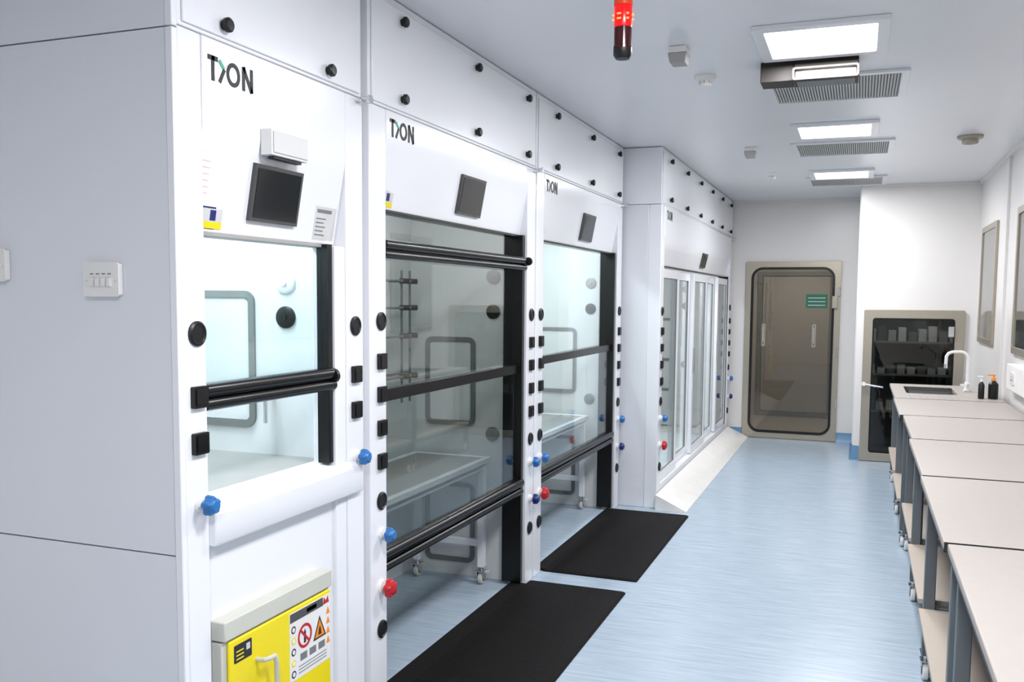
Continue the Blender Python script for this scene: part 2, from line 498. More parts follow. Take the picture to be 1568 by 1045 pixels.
    # touch screen on sloped fascia
    ang = math.atan2(0.052, zf0 - zf1)
    def onf(y, z, off=0.0):
        f = (zf0 - z) / (zf0 - zf1)
        return Vector((xf + 0.002 - 0.052 * f + off * cos(ang), y, z - off * sin(ang)))
    nrm = Vector((cos(ang), 0, -sin(ang)))
    t.part('touch_screen')
    za, zb2 = zf1 + 0.045, zf0 - 0.045
    if kind == 'bench': za, zb2 = zf1 + 0.05, zf0 - 0.07
    sw = 0.28 if kind != 'bench' else 0.255
    t.prism([onf(screen_y + u, za if v < 0 else zb2) for u, v in ((0, -1), (sw, -1), (sw, 1), (0, 1))], nrm * 0.014, M_SCREENB)
    t.prism([onf(screen_y + u, za + 0.012 if v < 0 else zb2 - 0.012, 0.014) for u, v in ((0.012, -1), (sw - 0.012, -1), (sw - 0.012, 1), (0.012, 1))], nrm * 0.002, M_SCREEN)
    t.part('stickers')
    def stick(ya, yb, z0, z1, m, off=0.0):
        t.prism([onf(ya, z0, off), onf(yb, z0, off), onf(yb, z1, off), onf(ya, z1, off)], nrm * 0.001, m)
    stick(q0 + 0.01, q0 + 0.10, zf1 + 0.01, zf1 + 0.075, M_NAVY if kind == 'bench' else M_LABEL)
    stick(q0 + 0.04, q0 + 0.13, zf1 + 0.012, zf1 + 0.032, M_YEL, 0.001)
    stick(q0 + 0.04, q0 + 0.13, zf1 + 0.032, zf1 + 0.07, M_LABEL, 0.001)
    stick(q0 + 0.075, q0 + 0.10, zf1 + 0.036, zf1 + 0.066, M_NAVY, 0.002)
    if kind == 'bench':
        stick(fy1 - 0.15, fy1 - 0.02, zf1 + 0.015, zf1 + 0.13, M_LABEL)
        for i in range(5):
            stick(fy1 - 0.14, fy1 - 0.08 - 0.012 * (i % 2), zf1 + 0.03 + i * 0.014, zf1 + 0.034 + i * 0.014, M_LABT, 0.001)
        stick(fy1 - 0.14, fy1 - 0.05, zf1 + 0.108, zf1 + 0.12, M_LABT, 0.001)
        stick(q0 + 0.01, q0 + 0.06, zf1 + 0.10, zf1 + 0.23, M_PLAST)
        for i in range(6):
            stick(q0 + 0.015, q0 + 0.05, zf1 + 0.11 + i * 0.018, zf1 + 0.112 + i * 0.018, mat('faint_red', (222, 185, 185), 0.5), 0.001)
    t.part('interior_lamp')
    yc = (y0 + y1) / 2; L = (q1 - q0) * 0.7
    t.box(xf - 0.48, xf - 0.34, yc - L / 2, yc + L / 2, 2.26, 2.3, M_PLAST)

    def bar(x, z, r, part='sash', y1x=0.0):
        t.part(part)
        n = 8
        pts = [(x - 0.02, q0 + 0.003, z + r)] + [(x + r * 0.9 * sin(pi * i / n), q0 + 0.003, z + r * cos(pi * i / n)) for i in range(n + 1)] + [(x - 0.02, q0 + 0.003, z - r)]
        t.prism(pts, (0, q1 - q0 - 0.006 + y1x, 0), M_BLACK)
    gy0, gy1 = q0 + 0.012, q1 - 0.03
    if kind == 'bench':
        t.part('sill', 0.005)
        t.prism([(xf - 0.1, q0 - 0.001, 1.050), (xf + 0.006, q0 - 0.001, 1.038), (xf + 0.024, q0 - 0.001, 1.018), (xf + 0.024, q0 - 0.001, 0.926), (xf + 0.018, q0 - 0.001, 0.918), (xf - 0.1, q0 - 0.001, 0.918)], (0, y1 - q0 - 0.04, 0), M_WHITE)
        t.part('worktop')
        t.box(xb + 0.12, xf - 0.09, y0 + 0.03, y1 - 0.03, 1.02, 1.04, M_PGREY)
        t.part('base_front', 0.003)
        t.box(xf - 0.06, xf - 0.02, q0, q1, 0.08, 0.918, M_WHITE)
        t.box(xf - 0.12, xf - 0.07, q0, q1, 0.0, 0.08, M_GREY)
        t.part('glass')
        t.box(xf - 0.045, xf - 0.039, gy0, gy1, 1.36, zf1 - 0.01, M_GLASS)
        bar(xf - 0.012, 1.374, 0.021, y1x=0.0); bar(xf - 0.012, 1.334, 0.019, y1x=0.0)
        t.cyl((xf - 0.012, q1 - 0.016, 1.366), (xf - 0.012, q1 + 0.001, 1.366), 0.027, M_BLKP)
        t.part('gas_tap')
        t.cyl((-2.09, lq1, 1.27), (-2.09, lq1 - 0.06, 1.27), 0.01, M_CHROME)
        t.cyl((-2.09, lq1 - 0.055, 1.27), (-2.09, lq1 - 0.055, 1.17), 0.008, M_CHROME)
        t.box(-2.115, -2.065, lq1 - 0.07, lq1 - 0.03, 1.27, 1.29, M_TEAL)
        t.part('sensor_box', 0.004)
        t.box(xf + 0.003, xf + 0.045, 2.405, 2.60, 2.085, 2.165, M_PLAST)
        t.box(xf + 0.045, xf + 0.05, 2.41, 2.595, 2.092, 2.158, M_LABEL)
        t.box(xf + 0.01, xf + 0.035, 2.43, 2.58, 2.076, 2.085, M_INK)
        ya, yb = 2.18, 2.735
        t.part('cabinet', 0.004)
        t.box(xf - 0.02, xf + 0.02, ya - 0.02, yb + 0.01, 0.0, 0.62, M_CREAM)
        t.box(xf - 0.02, xf + 0.032, ya - 0.02, yb + 0.012, 0.625, 0.685, M_CREAM)
        t.part('cabinet_door', 0.005)
        t.box(xf + 0.02, xf + 0.032, ya, yb, 0.08, 0.618, M_YEL)
        t.part('cabinet_signs')
        X = xf + 0.032
        t.plate('x', X, 0.001, 2.20, 2.285, 0.545, 0.60, 0.004, M_INK)
        for i in range(3): t.box(X + 0.001, X + 0.0015, 2.21, 2.245, 0.553 + 0.012 * i, 0.557 + 0.012 * i, M_YEL)
        t.box(X + 0.001, X + 0.0015, 2.258, 2.276, 0.57, 0.59, M_LABEL)
        S = lambda y: y - 0.015
        t.box(X, X + 0.001, S(2.50), 2.73, 0.37, 0.605, M_PLAST)
        t.box(X + 0.001, X + 0.0015, S(2.503), S(2.70), 0.572, 0.602, M_SCREENB)
        t.box(X + 0.001, X + 0.0015, S(2.60), S(2.66), 0.58, 0.594, M_PLAST)
        t.poly('x', X + 0.001, 0.0006, [(S(2.70), 0.575), (S(2.738), 0.575), (S(2.731), 0.60), (S(2.719), 0.585), (S(2.707), 0.60)], M_RED)
        n = 24
        cy, cz = S(2.588), 0.505
        t.ring([(X + 0.001, cy + 0.042 * cos(2 * pi * i / n), cz + 0.042 * sin(2 * pi * i / n)) for i in range(n)],
               [(X + 0.001, cy + 0.032 * cos(2 * pi * i / n), cz + 0.032 * sin(2 * pi * i / n)) for i in range(n)], (0.0006, 0, 0), M_RED)
        t.stroke('x', X + 0.0012, 0.0006, (cy - 0.028, cz + 0.028), (cy + 0.028, cz - 0.028), 0.009, M_RED)
        t.poly('x', X + 0.001, 0.0004, [(cy - 0.006, cz - 0.025), (cy + 0.006, cz - 0.025), (cy + 0.006, cz + 0.012), (cy, cz + 0.024), (cy - 0.006, cz + 0.012)], M_INK)
        t.poly('x', X + 0.001, 0.0006, [(S(2.638), 0.465), (S(2.718), 0.465), (S(2.678), 0.545)], M_INK)
        t.poly('x', X + 0.0016, 0.0004, [(S(2.648), 0.471), (S(2.708), 0.471), (S(2.678), 0.532)], M_ORANGE)
        t.poly('x', X + 0.002, 0.0004, [(S(2.668), 0.478), (S(2.688), 0.478), (S(2.684), 0.498), (S(2.678), 0.51), (S(2.672), 0.498)], M_INK)
        for i in range(4):
            z = 0.535 - i * 0.035
            t.poly('x', X + 0.001, 0.0006, [(S(2.719), z), (S(2.743), z), (S(2.731), z + 0.026)], M_ORANGE)
        for i in range(5):
            z = 0.545 - i * 0.038
            t.lathe((X + 0.001, S(2.522), z), (1, 0, 0), [(0, 0), (0.013, 0), (0.013, 0.0006), (0, 0.0006)], M_INK if i % 2 == 0 else M_YEL, 14)
            t.lathe((X + 0.0016, S(2.522), z), (1, 0, 0), [(0, 0), (0.008, 0), (0.008, 0.0006), (0, 0.0006)], M_PLAST, 14)
        for i in range(3):
            t.box(X + 0.001, X + 0.0015, S(2.56 + i * 0.055), S(2.60 + i * 0.055), 0.425, 0.45, M_LABT)
            t.box(X + 0.001, X + 0.0015, S(2.55), S(2.72), 0.385 + i * 0.011, 0.388 + i * 0.011, M_LABT)
        t.part('cabinet_handle')
        t.tube([(X, 2.31, 0.52), (X + 0.03, 2.31, 0.523), (X + 0.038, 2.325, 0.524), (X + 0.038, 2.35, 0.523), (X + 0.038, 2.36, 0.50), (X + 0.038, 2.36, 0.38), (X + 0.03, 2.36, 0.37), (X, 2.36, 0.37)], 0.008, M_CREAM)
    elif kind == 'walk':
        t.part('glass')
        g = M_GLASSD if y0 < 4 else M_GLASS
        zm = 1.252 if y0 < 4 else 1.275
        t.box(xf - 0.075, xf - 0.070, gy0, gy1, zm, zf1 - 0.01, g)
        t.box(xf - 0.045, xf - 0.040, gy0, gy1, 0.60, zm + 0.01, g)
        t.part('sash', 0.002)
        t.box(xf - 0.078, xf - 0.035, q0 + 0.012, q1 - 0.036, zm - 0.026, zm + 0.024, M_BLACK)
        bar(xf - 0.028, 0.598, 0.026); bar(xf - 0.028, 0.548, 0.021)
        if y0 < 4:
            bar(xf - 0.012, 1.858, 0.020, y1x=0.0); bar(xf - 0.012, 1.820, 0.016, y1x=0.0)
            t.cyl((xf + 0.004, q1 - 0.002, 1.855), (xf + 0.004, q1 + 0.014, 1.855), 0.023, M_BLKP)
            t.part('retort_lattice')
            xr = xb + 0.2
            for yy in (3.5, 4.1, 4.62, 4.72):
                t.cyl((xr, yy, 1.05), (xr, yy, 1.8), 0.007, M_GREY, 10)
            for zz in (1.2, 1.43, 1.59, 1.74):
                t.cyl((xr + 0.015, q0, zz), (xr + 0.015, 4.78, zz), 0.007, M_GREY, 10)
                for yy in (4.1, 4.62, 4.72):
                    t.cyl((xr, yy - 0.02, zz), (xr + 0.035, yy + 0.02, zz), 0.016, M_BLKP, 10)
            for zz in (1.1, 1.74):
                for yy in (3.5, 4.1, 4.62):
                    t.cyl((xb + 0.12, yy, zz), (xr, yy, zz), 0.008, M_GREY, 10)
    else:
        t.part('threshold', 0.003)
        t.box(xf - 0.10, xf - 0.001, q0, q1, 0.0, 0.17, M_WHITE)
        t.box(xb + 0.12, xf - 0.10, q0 - 0.03, q1 + 0.03, 0.0, 0.10, M_LINER)
        t.part('sliding_doors', 0.003)
        n = 5; W = (q1 - q0) / n
        for i in range(n):
            a = q0 + i * W - (0.03 if i else 0); b = q0 + (i + 1) * W + 0.0
            x = xf - 0.035 - (0.04 if i % 2 else 0)
            t.frame('x', x - 0.015, 0.03, a, b, 0.175, zf1 - 0.03, 0.01, 0.07, M_WHITE, n=2, ri=0.006)
            t.frame('x', x - 0.010, 0.02, a + 0.068, b - 0.068, 0.243, zf1 - 0.098, 0.008, 0.006, M_GREY, n=2, ri=0.004)
            t.box(x + 0.016, x + 0.03, a + 0.02, a + 0.04, 0.95, 1.2, M_CHROME)
        t.part('glass')
        for i in range(n):
            a = q0 + i * W; b = a + W
            x = xf - 0.035 - (0.04 if i % 2 else 0)
            t.box(x - 0.003, x + 0.003, a + 0.05, b - 0.05, 0.23, zf1 - 0.08, M_GLASS)
    r = t.done()
    area('interior_tube', (xf - 0.41, yc, 2.255), 0.1, L * 0.95, lampw, lampc, parent=r)
    return r

XF = -1.75
hood(2.045, 3.03, XF, 2.13, 1.835, 'bench', 2.385, 11.5, (0.78, 0.94, 1.0), pwr=0.19, pw=0.095, knobs=(2.235, 2.79))
hood(3.08, 4.98, XF, 2.27, 2.00, 'walk', 3.95, 7.5, (1.0, 1.0, 0.98), knobs=(3.34, 4.10, 4.81))
hood(5.00, 7.02, XF, 2.27, 2.00, 'walk', 5.97, 18, (0.92, 1.0, 1.0), knobs=(5.33, 6.11, 6.85))
hood(7.06, 11.20, -1.45, 2.15, 1.92, 'wide', 9.1, 26, (1.0, 1.0, 1.0), knobs=[7.36 + i * 0.72 for i in range(6)])
t = Thing('hood_end_panel', (-2.2, 2.02, 0))
t.part('panel', 0.002)
for a, b in ((0.0, 0.915), (0.919, 2.37), (2.374, CEIL - 0.006)):
    t.box(XL + 0.004, XF + 0.004 - 0.028, 2.023, 2.043, a, b, M_SIDE)
t.part('corner_post', 0.003)
t.box(XF - 0.022, XF + 0.003, 2.021, 2.043, 0.0, 2.37, M_WHITE)
t.box(XF - 0.022, XF + 0.003, 2.021, 2.043, 2.374, CEIL - 0.006, M_WHITE)
t.done()
def switch(xc, zc, w, h, n):
    t = Thing('switch_panel', (xc, 2.022, zc))
    D = 0.025
    t.part('back_box', 0.003); t.plate('y', 1.9975 + D, -0.018, xc - w / 2, xc + w / 2, zc - h / 2, zc + h / 2, 0.006, M_PLAST)
    t.part('faceplate'); t.plate('y', 1.9795 + D, -0.004, xc - w / 2 - 0.003, xc + w / 2 + 0.003, zc - h / 2 - 0.003, zc + h / 2 + 0.003, 0.008, M_PLAST)
    t.part('rockers')
    for i in range(n):
        x = xc + (i - (n - 1) / 2) * 0.021
        t.plate('y', 1.9755 + D, -0.003, x - 0.009, x + 0.009, zc - 0.022, zc + 0.008, 0.002, M_WALL)
        t.box(x - 0.006, x + 0.006, 1.970 + D, 1.9725 + D, zc - 0.018, zc + 0.003, M_PLAST)
        t.box(x - 0.006, x + 0.006, 1.9745 + D, 1.9755 + D, zc + 0.014, zc + 0.017, M_LABT)
    for s in (-1, 1):
        t.lathe((xc + s * (w / 2 - 0.008), 1.9755 + D, zc - 0.004), (0, -1, 0), [(0, 0), (0.003, 0), (0.003, 0.001), (0, 0.001)], M_CHROME, 10)
    t.done()
switch(-1.995, 1.693, 0.12, 0.09, 4)
switch(-2.41, 1.735, 0.10, 0.09, 1)

t = Thing('access_ramp', (-1.33, 9.1, 0), single=True)
t.prism([(-1.2, 7.0, 0), (-1.445, 7.0, 0), (-1.445, 7.0, 0.12), (-1.2, 7.0, 0.006)], (0, 4.2, 0), M_RAMP); t.done()

# ------------------------------------------------------------------ tables inside the walk-in hoods
def caster(t, x, y, s=1.0, m=M_PLAST):
    r = 0.037 * s
    t.lathe((x - 0.014, y, r), (1, 0, 0), [(0, 0), (r * 0.8, 0), (r, 0.006), (r, 0.022), (r * 0.8, 0.028), (0, 0.028)], m, 20)
    t.lathe((x - 0.017, y, r), (1, 0, 0), [(0, 0), (r * 0.45, 0), (r * 0.45, 0.034), (0, 0.034)], M_BLKP, 14)
    t.prism([(x + 0.018, y - 0.012, r * 0.8), (x + 0.018, y + 0.012, r * 0.8), (x + 0.018, y + 0.03, r * 2.1), (x + 0.018, y - 0.03, r * 2.1)], (0.004, 0, 0), M_CHROME)
    t.prism([(x - 0.022, y - 0.012, r * 0.8), (x - 0.022, y + 0.012, r * 0.8), (x - 0.022, y + 0.03, r * 2.1), (x - 0.022, y - 0.03, r * 2.1)], (0.004, 0, 0), M_CHROME)
    t.box(x - 0.024, x + 0.024, y - 0.03, y + 0.03, r * 2.1, r * 2.1 + 0.006, M_CHROME)
    t.cyl((x, y, r * 2.1), (x, y, r * 2.1 + 0.03), 0.01, M_CHROME)
    t.box(x + 0.006, x + 0.05, y - 0.012, y + 0.012, r * 2.0, r * 2.0 + 0.008, M_CREAM)
def hood_table(y0, y1):
    x0, x1 = -2.44, -1.95
    t = Thing('mobile_table', ((x0 + x1) / 2, (y0 + y1) / 2, 0))
    t.part('top', 0.003)
    t.box(x0 + 0.03, x1 - 0.03, y0 + 0.03, y1 - 0.03, 0.715, 0.735, M_PGREY)
    t.frame('z', 0.71, 0.03, x0, x1, y0, y1, 0.006, 0.032, M_WHITE, n=2, ri=0.003)
    t.part('legs', 0.003)
    for x in (x0 + 0.02, x1 - 0.06):
        for y in (y0 + 0.02, y1 - 0.06):
            t.box(x, x + 0.04, y, y + 0.04, 0.10, 0.71, M_WHITE)
    t.part('rails', 0.003)
    for x in (x0 + 0.025, x1 - 0.055):
        t.box(x, x + 0.03, y0 + 0.06, y1 - 0.06, 0.67, 0.71, M_WHITE)
    for y in (y0 + 0.025, y1 - 0.055):
        t.box(x0 + 0.06, x1 - 0.06, y, y + 0.03, 0.22, 0.26, M_WHITE)
        t.box(x0 + 0.06, x1 - 0.06, y, y + 0.03, 0.67, 0.71, M_WHITE)
    t.part('casters')
    for x in (x0 + 0.04, x1 - 0.04):
        for y in (y0 + 0.04, y1 - 0.04): caster(t, x, y, 0.95, M_CREAM)
    t.done()
hood_table(3.24, 4.82)
hood_table(5.18, 6.86)

# anti-fatigue mats: main slab plus the tongue that runs under the raised sash
for y0, y1, x1, ta, tb in ((3.1, 4.92, -1.17, 3.225, 4.84), (5.14, 6.88, -1.16, 5.15, 6.87)):
    t = Thing('rubber_floor_mat', ((XF + x1) / 2, (y0 + y1) / 2, 0), single=True)
    a0 = XF + 0.006; e = 0.012
    bm = t.bm; mi = t._mi(M_RUB)
    o = rr(a0, x1, y0, y1, 0.012, 3); i = rr(a0 + e, x1 - e, y0 + e, y1 - e, 0.01, 3)
    b = [bm.verts.new((u, v, 0.001)) for u, v in o]; c = [bm.verts.new((u, v, 0.006)) for u, v in o]; d = [bm.verts.new((u, v, 0.014)) for u, v in i]
    n = len(o)
    for k in range(n):
        j = (k + 1) % n
        t.face([b[k], b[j], c[j], c[k]], mi); t.face([c[k], c[j], d[j], d[k]], mi)
    t.face(d, mi); t.face(b[::-1], mi)
    if y0 < 4:
        t.box(-1.83, a0 + e + 0.01, ta, tb, 0.001, 0.0138, M_RUB)
    else:
        t.box(-1.80, a0 + e + 0.01, ta, tb, 0.001, 0.0138, M_RUB)
    t.done()

# ------------------------------------------------------------------ benches
def bench(y0, y1, sink=False, dx=0.0, dz=0.0):
    BX0, BX1 = 0.28 + dx, 1.05
    t = Thing('sink_bench' if sink else 'laboratory_bench', ((BX0 + BX1) / 2, (y0 + y1) / 2, 0))
    y0 += 0.005; y1 -= 0.005
    Z = 0.90 + dz
    t.part('worktop', 0.004)
    if not sink:
        t.box(BX0, BX1, y0, y1, Z - 0.026, Z, M_TOP)
    else:
        sx0, sx1, sy0, sy1 = 0.40, 0.74, y0 + 0.42, y0 + 1.0
        t.box(BX0, sx0, y0, y1, 0.874, 0.90, M_TOP); t.box(sx1, BX1, y0, y1, 0.874, 0.90, M_TOP)
        t.box(sx0, sx1, y0, sy0, 0.874, 0.90, M_TOP); t.box(sx0, sx1, sy1, y1, 0.874, 0.90, M_TOP)
        t.part('basin')
        t.frame('z', 0.898, 0.006, sx0 - 0.02, sx1 + 0.02, sy0 - 0.02, sy1 + 0.02, 0.03, 0.024, M_CHROME)
        sm = mat('basin_steel', (120, 118, 112), 0.3, metal=0.8)
        t.box(sx0, sx0 + 0.004, sy0, sy1, 0.72, 0.9, sm); t.box(sx1 - 0.004, sx1, sy0, sy1, 0.72, 0.9, sm)
        t.box(sx0 + 0.004, sx1 - 0.004, sy0, sy0 + 0.004, 0.72, 0.9, sm); t.box(sx0 + 0.004, sx1 - 0.004, sy1 - 0.004, sy1, 0.72, 0.9, sm)
        t.box(sx0, sx1, sy0, sy1, 0.715, 0.72, sm)
        t.cyl(((sx0 + sx1) / 2, (sy0 + sy1) / 2, 0.72), ((sx0 + sx1) / 2, (sy0 + sy1) / 2, 0.724), 0.03, M_BLKP)
        t.part('drainer')
        for i in range(7):
            t.box(0.42 + i * 0.045, 0.43 + i * 0.045, y0 + 0.1, y0 + 0.36, 0.9, 0.902, M_TOP)
    t.part('worktop_edge')
    t.box(BX0 + 0.001, BX1 - 0.004, y0 - 0.003, y1 + 0.001, Z - 0.034, Z - 0.0255, M_INK)
    t.box(BX0 + 0.002, BX1 - 0.004, y0 - 0.003, y0 - 0.0003, Z - 0.0255, Z - 0.001, M_INK)
    t.part('frame', 0.003)
    L = 0.045; ZT = Z - 0.034
    for x in (BX0 + 0.03, BX1 - 0.03 - L):
        for y in (y0 + 0.02, y1 - 0.02 - L):
            t.box(x, x + L, y, y + L, 0.11, ZT, M_FRAME)
    for x in (BX0 + 0.035, BX1 - 0.03 - L + 0.005):
        t.box(x, x + 0.03, y0 + 0.02 + L, y1 - 0.02 - L, ZT - 0.05, ZT, M_FRAME)
        t.box(x, x + 0.03, y0 + 0.02 + L, y1 - 0.02 - L, 0.26, 0.298, M_FRAME)
    for y in (y0 + 0.025, y1 - 0.055):
        t.box(BX0 + 0.03 + L, BX1 - 0.03 - L, y, y + 0.03, ZT - 0.05, ZT, M_FRAME)
        t.box(BX0 + 0.03 + L, BX1 - 0.03 - L, y, y + 0.03, 0.26, 0.298, M_FRAME)
    t.part('lower_shelf', 0.002)
    t.box(BX0 + 0.01, BX1 - 0.04, y0 + 0.02 + L, y1 - 0.02 - L, 0.299, 0.322, M_SHELF)
    t.part('casters')
    for x in (BX0 + 0.05, BX1 - 0.052):
        for y in (y0 + 0.045, y1 - 0.045): caster(t, x, y, 1.1)
    t.done()
bench(0.78, 1.96, dz=-0.015); bench(1.96, 3.14, dx=0.005, dz=-0.012); bench(3.14, 4.32, dx=-0.006, dz=-0.009)
bench(4.32, 5.45, dx=0.0, dz=-0.006); bench(5.45, 6.55, dx=0.014, dz=-0.004); bench(6.55, 7.66, dx=-0.008, dz=-0.002)
bench(7.66, 9.0, sink=True)

# faucet
t = Thing('swan_neck_faucet', (0.86, 8.45, 0.9), single=True)
x, y = 0.86, 8.45
t.lathe((x, y, 0.901), (0, 0, 1), [(0, 0), (0.028, 0), (0.028, 0.012), (0.02, 0.02), (0.02, 0.07), (0.014, 0.08), (0, 0.08)], M_PLAST)
path = [(x, y, 0.96), (x, y, 1.16)] + [(x - 0.06 + 0.06 * cos(a), y, 1.17 + 0.06 * sin(a)) for a in [radians(10 * k) for k in range(1, 10)]]
path += [(x - 0.12, y, 1.228), (x - 0.15, y, 1.215), (x - 0.165, y, 1.19), (x - 0.168, y, 1.12)]
t.tube(path, 0.013, M_PLAST)
t.cyl((x - 0.168, y, 1.09), (x - 0.168, y, 1.125), 0.014, M_CHROME)
t.cyl((x, y - 0.02, 0.95), (x, y - 0.07, 0.96), 0.008, M_CHROME)
t.box(x - 0.06, x - 0.008, y - 0.085, y - 0.068, 0.952, 0.968, M_PLAST)
t.done()
def bottle(name, x, y, r, h, body, cap, pump):
    t = Thing(name, (x, y, 0.9))
    t.part('bottle')
    t.lathe((x, y, 0.901), (0, 0, 1), [(0, 0), (r * 0.92, 0), (r, 0.006), (r, h * 0.72), (r * 0.55, h * 0.84), (r * 0.4, h * 0.86), (r * 0.4, h * 0.9), (0, h * 0.9)], body)
    t.part('pump')
    t.cyl((x, y, 0.901 + h * 0.88), (x, y, 0.901 + h * 1.0), r * 0.45, cap)
    t.cyl((x, y, 0.901 + h), (x, y, 0.901 + h * 1.14), r * 0.14, cap)
    t.box(x - pump, x + 0.012, y - 0.009, y + 0.009, 0.901 + h * 1.12, 0.901 + h * 1.18, cap)
    t.done()
bottle('soap_dispenser', 0.90, 7.86, 0.022, 0.15, M_BLKP, M_PLAST, 0.03)
bottle('wash_bottle', 0.985, 7.88, 0.036, 0.16, M_BLKP, M_ORANGE, 0.045)

t = Thing('socket_trunking', (XR, 5.8, 1.1))
t.part('channel', 0.004); t.box(XR - 0.055, XR - 0.0005, 4.0, 7.55, 1.02, 1.20, M_PLAST)
t.part('sockets')
for y in (4.6, 5.5, 6.4, 7.25):
    t.plate('x', XR - 0.055, -0.008, y - 0.073, y + 0.073, 1.067, 1.153, 0.006, M_WALL)
    for s in (-0.036, 0.036):
        for dy, dz in ((0, 0.02), (-0.01, 0), (0.01, 0)):
            t.box(XR - 0.0645, XR - 0.063, y + s + dy - 0.003, y + s + dy + 0.003, 1.10 + dz - 0.004, 1.10 + dz + 0.004, M_INK)
t.done()

# ------------------------------------------------------------------ doors and windows
t = Thing('door_1', (-0.76, YF, 0))
D = YF - 0.001
t.part('steel_frame', 0.003)
t.frame('y', D, -0.03, -1.28, -0.21, 0.005, 2.10, 0.01, 0.075, M_STEEL, n=4, ri=0.1)
t.part('gasket')
t.frame('y', D - 0.002, -0.036, -1.215, -0.275, 0.07, 2.035, 0.13, 0.028, M_BLACK, n=8)
t.part('leaf')
t.plate('y', D - 0.014, -0.008, -1.19, -0.30, 0.095, 2.01, 0.11, M_GLASSB, n=8)
t.part('handles')
for x in (-1.06, -0.49):
    t.plate('y', D - 0.0225, -0.006, x - 0.022, x + 0.022, 1.10, 1.37, 0.015, M_STEEL)
    t.tube([(x, D - 0.03, 1.13), (x, D - 0.07, 1.15), (x, D - 0.07, 1.33), (x, D - 0.03, 1.35)], 0.009, M_CHROME)
for z in (0.4, 1.0, 1.7):
    t.cyl((-0.225, D - 0.045, z), (-0.225, D - 0.045, z + 0.1), 0.012, M_CHROME)
t.part('emergency_sign')
t.plate('y', D - 0.0225, -0.005, -0.59, -0.35, 1.56, 1.72, 0.006, M_GREEN)
for i in range(3):
    t.box(-0.565, -0.375, D - 0.0285, D - 0.0276, 1.590 + i * 0.042, 1.596 + i * 0.042, M_PLAST)
t.part('lock_box', 0.003)
t.box(-0.30, -0.24, D - 0.075, D - 0.03, 1.56, 1.70, M_STEEL)
t.done()

t = Thing('door_2', (0.5, YH, 0))
D = YH - 0.0125
t.part('steel_frame', 0.003)
t.frame('y', YH - 0.001, -0.042, 0.045, 0.975, 0.005, 1.56, 0.01, 0.085, M_STEEL, n=4, ri=0.03)
t.part('leaf')
t.plate('y', D - 0.002, -0.008, 0.12, 0.90, 0.08, 1.48, 0.02, M_GLASSH)
t.part('inner_frame')
t.frame('y', D - 0.012, -0.014, 0.128, 0.892, 0.088, 1.472, 0.03, 0.016, M_BLACK)
t.part('latch')
t.lathe((0.17, D - 0.010, 0.78), (0, -1, 0), [(0, 0), (0.022, 0), (0.022, 0.03), (0.012, 0.05), (0, 0.05)], M_CHROME)
t.tube([(0.06, D - 0.05, 0.80), (0.12, D - 0.07, 0.79), (0.25, D - 0.07, 0.775)], 0.011, M_CHROME)
t.cyl((0.065, D - 0.03, 0.80), (0.065, D - 0.08, 0.80), 0.02, M_PLAST)
t.box(0.83, 0.88, D - 0.06, D - 0.010, 1.30, 1.40, M_CHROME)
t.done()

def wallwin(name, y0, y1, m):
    t = Thing(name, (XR, (y0 + y1) / 2, 1.8))
    t.part('frame', 0.002)
    t.frame('x', XR - 0.0005, -0.022, y0, y1, 1.27, 2.34, 0.02, 0.05, M_STEEL, ri=0.02)
    t.part('glass')
    t.plate('x', XR - 0.0005, -0.012, y0 + 0.04, y1 - 0.04, 1.31, 2.30, 0.02, m)
    t.done()
M_DKGL2 = mat('dark_window_glass', (66, 68, 67), 0.05, var=0.3, scale=2)
wallwin('window_1', 8.75, 9.75, mat('mirror_glass_light', (110, 110, 106), 0.06, var=0.05))
wallwin('window_2', 6.2, 7.65, M_DKGL2)
wallwin('window_3', 3.2, 5.4, M_DKGL2)

# ------------------------------------------------------------------ ceiling fittings
def panel_light(yc, power, xc=-0.20):
    t = Thing('ceiling_panel_light', (xc, yc, CEIL))
    t.part('frame', 0.003)
    t.frame('z', CEIL - 0.0005, -0.022, xc - 0.28, xc + 0.28, yc - 0.28, yc + 0.28, 0.01, 0.05, M_CEIL, n=2, ri=0.01)
    t.part('diffuser')
    t.box(xc - 0.23, xc + 0.23, yc - 0.23, yc + 0.23, CEIL - 0.012, CEIL - 0.001, M_LAMP)
    r = t.done()
    area('led_panel', (xc, yc, CEIL - 0.024), 0.455, 0.455, power, (0.985, 0.985, 1.0), parent=r)
for y in (-0.2, 2.1, 4.40, 6.72, 9.05):
    panel_light(y, 50 if y < 3 else 44)

def grille(yc, xc=-0.16):
    t = Thing('ceiling_air_grille', (xc, yc, CEIL))
    t.part('frame', 0.002)
    t.frame('z', CEIL - 0.0005, -0.015, xc - 0.37, xc + 0.36, yc - 0.33, yc + 0.33, 0.008, 0.04, M_CEIL, n=2, ri=0.006)
    t.part('back'); t.box(xc - 0.335, xc + 0.325, yc - 0.295, yc + 0.295, CEIL - 0.003, CEIL - 0.001, M_GRBACK)
    t.part('slats')
    n = 44
    for i in range(n):
        x = xc - 0.326 + i * 0.646 / (n - 1)
        t.prism([(x - 0.005, yc - 0.29, CEIL - 0.004), (x - 0.004, yc - 0.29, CEIL - 0.010), (x + 0.005, yc - 0.29, CEIL - 0.010), (x + 0.003, yc - 0.29, CEIL - 0.004)], (0, 0.58, 0), M_GRILLE)
    t.done()
for y in (5.42, 7.55, 9.62): grille(y)

